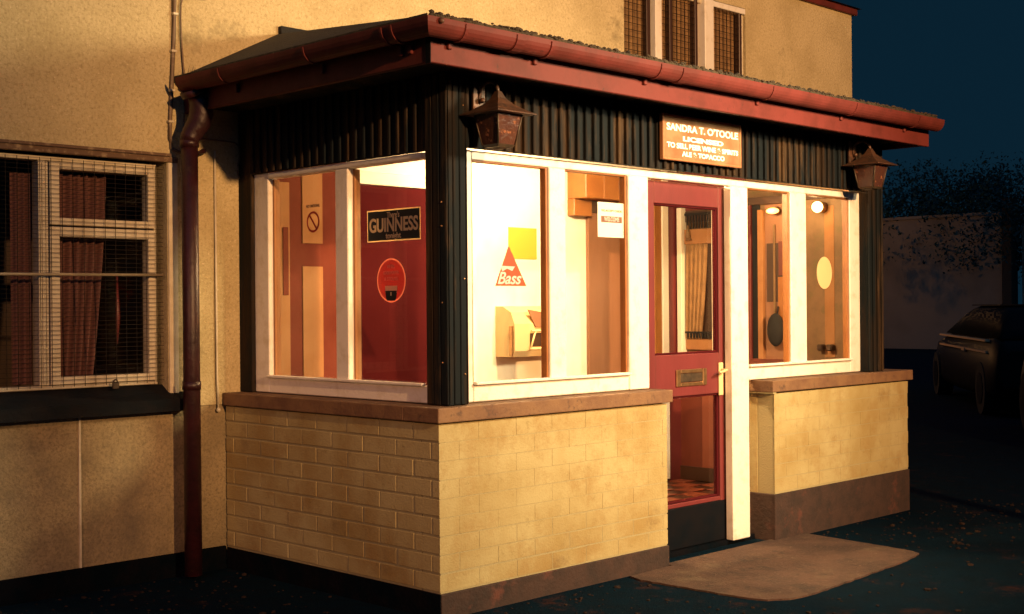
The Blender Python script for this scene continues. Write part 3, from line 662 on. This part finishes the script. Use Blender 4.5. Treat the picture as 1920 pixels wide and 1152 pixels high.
# ---- stickers on glass
gx, gy = .1385, .1105   # outer faces of the side and front panes
def disc(b, c, r, xdir, rz=None, n=36, r0=0.0, t=.0006, nrm=None):
    """flat disc or ring on vertical glass; xdir = in-plane horizontal axis, nrm = outward"""
    x = Vector(xdir); z = Vector((0, 0, 1)); nr = Vector(nrm); c = Vector(c); rz = rz or r
    if r0 == 0: b.prism([c + x*(r*math.cos(2*PI*k/n)) + z*(rz*math.sin(2*PI*k/n)) for k in range(n)], nr*t)
    else:
        for k in range(n):
            a, e = 2*PI*k/n, 2*PI*(k+1)/n
            P = lambda q, s: c + x*(r*s*math.cos(q)) + z*(rz*s*math.sin(q))
            b.prism([P(a, 1), P(e, 1), P(e, r0), P(a, r0)], nr*t)
    return b
SX = (0, -1, 0); SN = (-1, 0, 0)
st = thing('no_smoking_sticker', 'round no smoking sticker with red barred circle on the left side pane', 'sticker', (gx, 1.035, 1.62))
b = MB(); disc(b, (gx-.0008, 1.035, 1.69), .05, SX, n=40, r0=.80, nrm=SN); c, s = math.cos(math.radians(50)), math.sin(math.radians(50))
ctr = Vector((gx-.0007, 1.035, 1.69)); u = Vector((0, -1, 0))*c - Vector((0, 0, 1))*s; v = Vector((0, -1, 0))*s + Vector((0, 0, 1))*c
b.prism([ctr+u*.043+v*.005, ctr-u*.043+v*.005, ctr-u*.043-v*.005, ctr+u*.043-v*.005], (-.0006, 0, 0)); obj('barred_circle', b, m_sringred, st)
text('lettering', 'NO SMOKING', .02, (gx-.001, 1.035, 1.765), SX, m_sbrown, st, width=.105, bold=.0004)
st = thing('stout_sticker', 'black rectangular stout sticker with cream lettering on the side glass', 'sticker', (gx, .44, 1.585))
zc = 1.645
b = MB(); b.box(gx-.0004, gx, .262, .628, zc-.070, zc+.072); obj('border', b, m_gold, st)
b = MB(); b.box(gx-.0010, gx-.0005, .268, .622, zc-.064, zc+.066); obj('panel', b, m_blk, st)
text('lettering', 'GUINNESS', .085, (gx-.0016, .445, zc), SX, m_gold, st, width=.335, bold=.0022)
text('lettering', "There's", .036, (gx-.0016, .445, zc+.046), SX, m_gold, st, width=.085, bold=.0006)
text('lettering', 'tonight', .036, (gx-.0016, .445, zc-.046), SX, m_gold, st, width=.105, bold=.0006)
st = thing('round_beer_sticker', 'round red sticker showing a dark pint glass on the side pane', 'sticker', (gx, .463, 1.31))
b = MB(); disc(b, (gx, .463, 1.402), .098, SX, n=48, r0=.93, nrm=SN, t=.0004); obj('rim', b, m_spink, st)
b = MB(); disc(b, (gx-.0005, .463, 1.402), .091, SX, n=48, nrm=SN, t=.0004); obj('face', b, m_sred, st)
def quadS(b, pts, off, t=.0004): b.prism([(gx-off, y, z) for y, z in pts], (-t, 0, 0))
b = MB(); quadS(b, [(.505, 1.378), (.421, 1.378), (.424, 1.345), (.502, 1.345)], .0010); obj('foam', b, m_gold, st)
b = MB(); quadS(b, [(.502, 1.345), (.424, 1.345), (.434, 1.322), (.492, 1.322)][:2]+[(.43, 1.318), (.496, 1.318)], .0010); pg = obj('pint_glass', b, m_blk, st)
b = MB(); quadS(b, [(.502, 1.356), (.424, 1.356), (.428, 1.325), (.498, 1.325)], .0015); quadS(b, [(.497, 1.3205), (.429, 1.3205), (.437, 1.312), (.489, 1.312)], .0015); obj('label_band', b, m_blk, pg)
b = MB(); quadS(b, [(.467, 1.350), (.459, 1.350), (.459, 1.334), (.467, 1.334)], .0020); obj('crest', b, m_gold, pg)
for k, (tx, wd) in enumerate((('WE SELL', .055), ('GOOD PORTER', .105), ('& STOUTS', .09))):
    text('lettering', tx, .022, (gx-.0012, .463, 1.462-k*.027), SX, m_spink, st, width=wd, bold=.0003)
FX = (1, 0, 0); FN = (0, -1, 0)
st = thing('triangle_sticker', 'orange red triangular beer sticker with script lettering on the leftmost front pane', 'sticker', (.528, gy, 1.37))
b = MB(); b.prism([(.436, gy, 1.373), (.632, gy, 1.373), (.521, gy, 1.553)], (0, -.0005, 0)); obj('triangle', b, m_sred2, st)
b = MB(); b.prism([(.469, gy-.0006, 1.462), (.559, gy-.0006, 1.460), (.542, gy-.0006, 1.440), (.51, gy-.0006, 1.450), (.48, gy-.0006, 1.437)], (0, -.0004, 0)); obj('swoosh', b, m_swhite, st)
text('lettering', 'Bass', .075, (.525, gy-.0012, 1.405), FX, m_swhite, st, width=.15, bold=.0014, shear=.35)
st = thing('card_sticker', 'white rectangular payment card sticker with rounded corners on the second pane', 'sticker', (1.223, gy, 1.61))
b = MB(); b.box(1.121, 1.324, gy-.0006, gy, 1.611, 1.778, .0002); obj('card', b, m_swhite, st)
b = MB(); b.box(1.145, 1.298, gy-.0012, gy-.0007, 1.682, 1.712); obj('band', b, m_sbrown, st)
text('lettering', 'WELCOME', .028, (1.2215, gy-.0018, 1.697), FX, m_swhite, st, width=.11, bold=.0006)
text('lettering', 'WE ACCEPT CARDS', .014, (1.2215, gy-.0012, 1.738), FX, m_swarm, st, width=.15, bold=.0003)
b = MB(); disc(b, (3.128, gy, 1.465), .082, FX, .094, 40, nrm=FN, t=.0005); obj('oval_sticker', b, sticker('pale_oval_vinyl', (0.85, 0.7, 0.42), 0.5), None, label='blank cream oval sticker on the rightmost front pane', cat='sticker')

# ---- name board over the door
sg = thing('name_board', 'yellowed licensee name board with white lettering above the front door', 'sign', (1.857, .03, 2.0))
b = MB(); b.box(1.533, 2.182, .004, .022, 2.005, 2.222, .003); obj('board', b, m_signb, sg)
b = MB(); frame(b, 1.528, 2.187, 2.0, 2.227, -.001, .024, .012, .012, .012, .014, .003); obj('frame', b, m_signf, sg)
b = MB(); b.box(1.60, 2.12, .0225, .0335, 2.02, 2.2); obj('batten', b, m_black, sg)
for tx, z_, sz, wd in (("SANDRA T. O'TOOLE", 2.163, .048, .60), ('LICENSED', 2.112, .032, .34), ('TO SELL BEER WINE & SPIRITS', 2.074, .034, .60), ('ALE & TOBACCO', 2.036, .032, .36)):
    text('lettering', tx, sz, (1.86, .0028, z_), FX, m_letter, sg, width=wd, bold=.0016)

sg.location.x -= .042
# ---- lanterns
lant = thing('wall_lantern', 'tarnished copper carriage lantern beside the corner post, left of the pair', 'lantern', (.262, .033, 1.95), 'carriage lanterns under the porch eaves')
cx, cy = .262, -.095
b = MB(); b.frustum(cx, cy, 1.957, 2.088, .047, .071)
body = obj('lantern_body', b, m_lglass, lant)
b = MB()
for sx in (-1, 1):
    for sy in (-1, 1): b.tube([(cx+sx*.048, cy+sy*.048, 1.955), (cx+sx*.072, cy+sy*.072, 2.09)], .0035, 6)
b.frustum(cx, cy, 1.946, 1.957, .042, .051); b.frustum(cx, cy, 1.938, 1.9455, .012, .030)
obj('cage', b, m_iron, body)
b = MB(); n_ = 6; zs = [2.082, 2.087, 2.104, 2.126, 2.152, 2.182]; aa = [.115, .113, .080, .048, .024, .010]
for k in range(5): b.frustum(cx, cy, zs[k], zs[k+1], aa[k], aa[k+1])
obj('hood', b, m_copper, lant)
pts = []
for k in range(13):
    t = PI*k/12; pts.append((cx, cy+.055-.055*math.cos(t), 2.178+.052*math.sin(t)))
pts.append((cx, .012, 2.155)); pts.append((cx, .028, 2.14))
b = MB(); b.tube(pts, .0075, 10); b.sphere((cx, .0, 2.155), .012, 10, 8); obj('swan_neck_bracket', b, m_copper, lant)
b = MB(); b.box(cx-.035, cx+.035, .018, .0325, 2.10, 2.235, .004, segs=2); obj('back_plate', b, m_copper, lant)
l2 = copy_tree(lant); l2.location = (3.30, .033, 1.955); l2['label'] = 'shaded copper carriage lantern at the far right end of the porch'
# ---- cables
def cable(pts, r, label, m=m_cable, cat='cable'):
    b = MB(); P = [Vector(p) for p in pts]; Q = []
    for i in range(len(P)-1):
        p0 = P[max(i-1, 0)]; p1 = P[i]; p2 = P[i+1]; p3 = P[min(i+2, len(P)-1)]
        for k in range(6):
            t = k/6; Q.append(.5*((2*p1)+(-p0+p2)*t+(2*p0-5*p1+4*p2-p3)*t*t+(-p0+3*p1-3*p2+p3)*t**3))
    Q.append(P[-1]); b.tube(Q, r, 8); return obj('cable', b, m, None, label=label, cat=cat)
yc = D-.012
c1 = thing('clipped_cable', 'thick clipped cable running down the upper wall left of the porch', 'cable', (-.29, yc, 2.03))
b = MB(); b.tube([(-.25, yc, 3.3), (-.268, yc, 2.85), (-.274, yc, 2.77), (-.277, yc, 2.6), (-.30, yc, 2.2), (-.303, yc, 2.10), (-.295, yc, 2.055), (-.26, yc, 2.04), (-.20, yc, 2.035)], [.014, .014, .011, .0095, .0095, .009, .009, .008, .008], 8); obj('cable_run', b, m_cable, c1)
for zz in (2.70, 2.52, 2.33, 2.18):
    xx = -.30+(zz-2.2)*.055; b = MB(); b.box(xx-.014, xx+.014, yc-.013, D-.001, zz-.006, zz+.006, .002); obj('cable_clip', b, m_cream, c1)
cable([(-.10, yc, 2.80), (-.20, yc, 2.785), (-.236, yc, 2.76), (-.238, yc, 2.6), (-.225, yc, 2.42), (-.215, yc, 2.33), (-.23, yc, 2.16), (-.215, yc, 2.10), (-.20, yc, 2.07)], .0045, 'thin wire looping down behind the downpipe to the swan neck')
cable([(-.20, yc+.003, 2.115), (-.13, yc+.003, 2.113), (0.03, yc+.003, 2.112), (.075, yc+.003, 2.10), (.088, yc+.003, 2.06), (.075, yc+.003, 1.98), (.085, yc+.003, 1.935), (.13, yc+.003, 1.915)], .0042, 'thin dark wire curving across the wall between downpipe and side boarding')
b = MB(); b.tube([(-.055, yc+.002, 2.06), (-.054, yc+.002, .95), (-.048, yc+.002, .79)], .0055, 8); b.sphere((-.048, yc, .785), .012, 8, 6); obj('conduit', b, m_cream, None, label='thin pale conduit running down the wall between downpipe and porch', cat='conduit')

# ------------------------------------------------------------------ street light that lights the front
sl_ = thing('street_lamp', 'short lamp post standing in the yard in front of the slab', 'street lamp', (2.65, -3.15, 0))
KL = Vector((2.3, -2.8, 2.64))
b = MB(); b.tube([(2.65, -3.15, 0), (2.65, -3.15, 1.0), (2.65, -3.15, 2.92), (2.60, -3.10, 3.04), (2.38, -2.88, 3.08)], [.07, .05, .035, .03, .03], 12); obj('pole', b, m_iron, sl_)
b = MB(); b.box(2.2, 2.4, -2.97, -2.65, 3.02, 3.11, .02, segs=2); obj('lamp_head', b, m_iron, sl_)
b = MB(); b.box(2.23, 2.37, -2.94, -2.68, 2.995, 3.019, .005); obj('lens', b, m_strip, sl_)
def spot(name, loc, target, p, col, r, ang, blend, parent=None):
    l = bpy.data.lights.new(name, 'SPOT'); l.energy = p; l.color = col; l.shadow_soft_size = r; l.spot_size = math.radians(ang); l.spot_blend = blend
    o = bpy.data.objects.new(name, l); COL.objects.link(o); o.location = Vector(loc)-(root_loc(parent) if parent else Vector())
    o.rotation_euler = (Vector(target)-Vector(loc)).to_track_quat('-Z', 'Y').to_euler()
    if parent: o.parent = parent
    return o
spot('street_lamp_light', KL, (1.35, .1, 1.45), 1050, KEY, .30, 92, 1.0, sl_)
# second lamp further off to the left, dimmer sodium
s2 = thing('street_lamp', 'distant sodium lamp post by the road facing the pub', 'street lamp', (-1.6, -11.4, 0))
b = MB(); b.tube([(-1.6, -11.4, 0), (-1.6, -11.4, 3.9), (-1.6, -11.2, 4.13), (-1.6, -10.8, 4.18)], [.08, .05, .04, .04], 12); obj('pole', b, m_iron, s2)
b = MB(); b.box(-1.72, -1.48, -10.8, -10.4, 4.13, 4.23, .02, segs=2); obj('lamp_head', b, m_iron, s2)
spot('street_lamp_light', (-1.6, -10.5, 4.0), (3.3, 1.5, 2.8), 9900, (1, .52, .21), .12, 50, 1.0, s2)
s3 = thing('street_lamp', 'dim sodium lamp post far out to the left of the pub', 'street lamp', (-13, -6.5, 0))
b = MB(); b.tube([(-13, -6.5, 0), (-13, -6.5, 4.0), (-12.8, -6.4, 4.2), (-12.3, -6.2, 4.25)], [.08, .05, .04, .04], 12); obj('pole', b, m_iron, s3)
spot('street_lamp_light', (-12.2, -6.1, 4.1), (0, .6, .15), 2300, (1, .42, .19), .12, 17, .8, s3)

# ------------------------------------------------------------------ far right: wall, trees, cars
cam_p = Vector((-3.5454, -3.9752, 0))
def fromcam(az, d, z=0): a = math.radians(az); return Vector((cam_p.x+math.sin(a)*d, cam_p.y+math.cos(a)*d, z))
A = fromcam(59, 40); B = fromcam(68.5, 37)
dr = (B-A).normalized(); nrm = Vector((dr.y, -dr.x, 0))
if nrm.dot(cam_p-A) < 0: nrm = -nrm
b = MB()
def seg(b, a, c, z0, z1, th=.25): b.prism([(a.x, a.y, z0), (c.x, c.y, z0), (c.x, c.y, z1), (a.x, a.y, z1)], -nrm*th)
seg(b, A, A+dr*5.05, -.1, 3.7); seg(b, A+dr*5.6, A+dr*18, -.1, 3.3)
seg(b, A-nrm*-.04, A-nrm*-.04+dr*5.05, 3.7, 3.78, .33); seg(b, A+dr*5.6+nrm*.04, A+dr*18+nrm*.04, 3.3, 3.38, .33)
obj('yard_wall', b, m_farw, None, label='dim brown rendered wall far off behind the parked cars', cat='wall')
b = MB(); c0 = A+dr*5.32+nrm*.05; b.prism([(c0.x-.2, c0.y-.1, -.1), (c0.x+.2, c0.y-.1, -.1), (c0.x+.2, c0.y+.15, -.1), (c0.x-.2, c0.y+.15, -.1)], (0, 0, 4.2)); obj('gate_post', b, m_bark, None, label='dark upright post between the two lengths of far wall', cat='post')
def tree(base, h, r, label, seed):
    rnd = random.Random(seed); t = thing('tree', label, 'tree', base, 'trees beyond the far wall')
    b = MB(); b.tube([base, base+Vector((.1, 0, h*.4)), base+Vector((0, .2, h*.8))], [.28, .2, .06], 8)
    for k in range(7):
        a = rnd.uniform(0, 2*PI); z = h*rnd.uniform(.35, .6); b.tube([base+Vector((0, 0, z)), base+Vector((math.cos(a)*r*.4, math.sin(a)*r*.4, z+h*.12)), base+Vector((math.cos(a)*r*.8, math.sin(a)*r*.8, z+h*.2))], [.09, .05, .02], 6)
    obj('trunk', b, m_bark, t)
    b = MB()
    tc = (cam_p-base).normalized()*1.5
    cl_ = [(base + tc + Vector((rnd.gauss(0, r*.5), rnd.gauss(0, r*.5), h*rnd.uniform(.52, 1.0))), rnd.uniform(.4, .95)) for _ in range(60)]
    for c, rr in cl_:
        for k in range(150):
            v = Vector((rnd.gauss(0, 1), rnd.gauss(0, 1), rnd.gauss(0, 1))).normalized()*rr*rnd.uniform(.5, 1.1); p = c+v; s = rnd.uniform(.035, .085)
            a1 = Vector((rnd.uniform(-1, 1), rnd.uniform(-1, 1), rnd.uniform(-1, 1))).normalized()*s; a2 = a1.cross(Vector((rnd.uniform(-1, 1), rnd.uniform(-1, 1), 1))).normalized()*s*.5
            b.b.faces.new([b.b.verts.new(q) for q in (p-a1, p+a2, p+a1, p-a2)])
    obj('crown', b, m_leaf, t)
tree(fromcam(62.3, 43), 5.0, 2.6, 'dark leafy tree overhanging the far wall beside the porch', 3)
tree(fromcam(65.0, 41.5), 4.8, 2.4, 'dark bushy tree above the gap in the far wall', 5)
tree(fromcam(67.6, 40.5), 5.0, 2.6, 'dark tree over the far wall at the right edge of the picture', 9)
# cars
AZ = math.radians(54.9); ax = Vector((math.sin(AZ), math.cos(AZ), 0)); rt = Vector((math.cos(AZ), -math.sin(AZ), 0))
def car(s0, lat, L, H, label, group='dark cars parked in a row'):
    """s0 = distance of the tail along the row; nose points away"""
    org = Vector((cam_p.x, cam_p.y, 0)) + ax*s0 + rt*(lat+.84)
    t = thing('parked_car', label, 'car', org+ax*(L/2), group)
    def P(s, q, z): return org + ax*s + rt*q + Vector((0, 0, z))
    hw = .84
    def loft(secs):
        b = MB(); rows = [[b.b.verts.new(P(s, q, z)) for q, z in sec] for s, sec in secs]; n = len(rows[0])
        for i in range(len(rows)-1):
            for k in range(n):
                f = b.b.faces.new((rows[i][k], rows[i][(k+1) % n], rows[i+1][(k+1) % n], rows[i+1][k])); f.smooth = True
        b.b.faces.new(rows[0]); b.b.faces.new(rows[-1]); return b
    def body(zb, zt, w): return [(-w, zb+.08), (-w*.96, zb), (w*.96, zb), (w, zb+.08), (w*1.0, (zb+zt)/2), (w*.95, zt-.05), (w*.85, zt), (-w*.85, zt), (-w*.95, zt-.05), (-w*1.0, (zb+zt)/2)]
    secs = [(0, body(.35, .75, hw*.9)), (.08, body(.25, .86, hw*.96)), (.4, body(.22, .90, hw)), (L*.5, body(.20, .90, hw)), (L*.72, body(.22, .88, hw)), (L*.93, body(.25, .78, hw*.95)), (L, body(.35, .66, hw*.86))]
    bd = obj('body', loft(secs), m_car, t)
    def top(z0, z1, w0, w1): return [(-w0, z0), (w0, z0), (w1, z1-.04), (w1*.85, z1), (-w1*.85, z1), (-w1, z1-.04)]
    cab = [(.12, top(.88, .92, hw*.86, hw*.84)), (.35, top(.88, 1.15, hw*.88, hw*.78)), (.62, top(.88, H-.04, hw*.9, hw*.74)), (1.1, top(.88, H, hw*.92, hw*.74)), (L*.5, top(.88, H, hw*.92, hw*.74)), (L*.6, top(.88, H-.06, hw*.92, hw*.74)), (L*.78, top(.88, .92, hw*.9, hw*.85))]
    obj('cabin', loft(cab), m_carg, t)
    b = MB(); b.prism([P(.9, -hw*.70, H+.002), P(L*.56, -hw*.70, H+.002), P(L*.56, hw*.70, H+.002), P(.9, hw*.70, H+.002)], (0, 0, .015)); obj('roof_panel', b, m_car, t)
    for z, nm in ((.845, 'streak_strip'), (.715, 'streak_strip')):  # strips added on the side to stand in for pale light streaks
        b = MB(); b.prism([P(.42, -hw-.006, z), P(L*.78, -hw-.006, z), P(L*.78, -hw-.006, z+.022), P(.42, -hw-.006, z+.022)], rt*.05); obj(nm, b, m_streak_handle, t)
    b = MB(); b.prism([P(L*.36, -hw-.02, .70), P(L*.40, -hw-.02, .70), P(L*.40, -hw-.02, .735), P(L*.36, -hw-.02, .735)], rt*.03); obj('door_handle', b, m_streak_handle, t)
    for s in (.75, L-.75):
        for q in (-hw+.09, hw-.09):
            b = MB(); n = 24
            b.prism([P(s+.30*math.cos(2*PI*k/n), q-.10*(1 if q < 0 else -1), .30+.30*math.sin(2*PI*k/n)) for k in range(n)], rt*(.2 if q < 0 else -.2)); wh = obj('wheel', b, m_tyre, t)
            b = MB(); b.prism([P(s+.18*math.cos(2*PI*k/n), q-.108*(1 if q < 0 else -1), .30+.18*math.sin(2*PI*k/n)) for k in range(n)], rt*(.007 if q < 0 else -.007)); obj('rim', b, m_car, wh)
    return t
car(15.0, 2.75, 4.9, 1.25, 'low dark car parked further away in front of the far wall')
car(10.6, 2.8, 3.7, 1.40, 'taller dark car at the right edge, nearer the porch')
yl = thing('street_lamp', 'unseen yard lamp added behind the porch to light the car strips', 'street lamp', fromcam(54.5, 19.5))  # unseen lamp added to brighten the strips on the cars
p = fromcam(54.5, 19.5)
b = MB(); b.tube([p, p+Vector((0, 0, 2.0))], [.05, .03], 10); b.box(p.x-.1, p.x+.1, p.y-.1, p.y+.1, 2.0, 2.08, .02); obj('pole', b, m_iron, yl)
point('street_lamp_light', (p.x+.15, p.y-.15, 1.9), 70, FILL, .1, yl)
# far sodium lamp that dimly lights the far wall
fl_ = thing('street_lamp', 'far sodium lamp post hidden behind the pub', 'street lamp', fromcam(55, 36))
p = fromcam(55, 36)
b = MB(); b.tube([p, p+Vector((0, 0, 4.8))], [.08, .04], 10); b.box(p.x-.15, p.x+.15, p.y-.15, p.y+.15, 4.8, 4.95, .02); obj('pole', b, m_iron, fl_)
point('street_lamp_light', (p.x, p.y, 4.7), 260, FILL, .1, fl_)
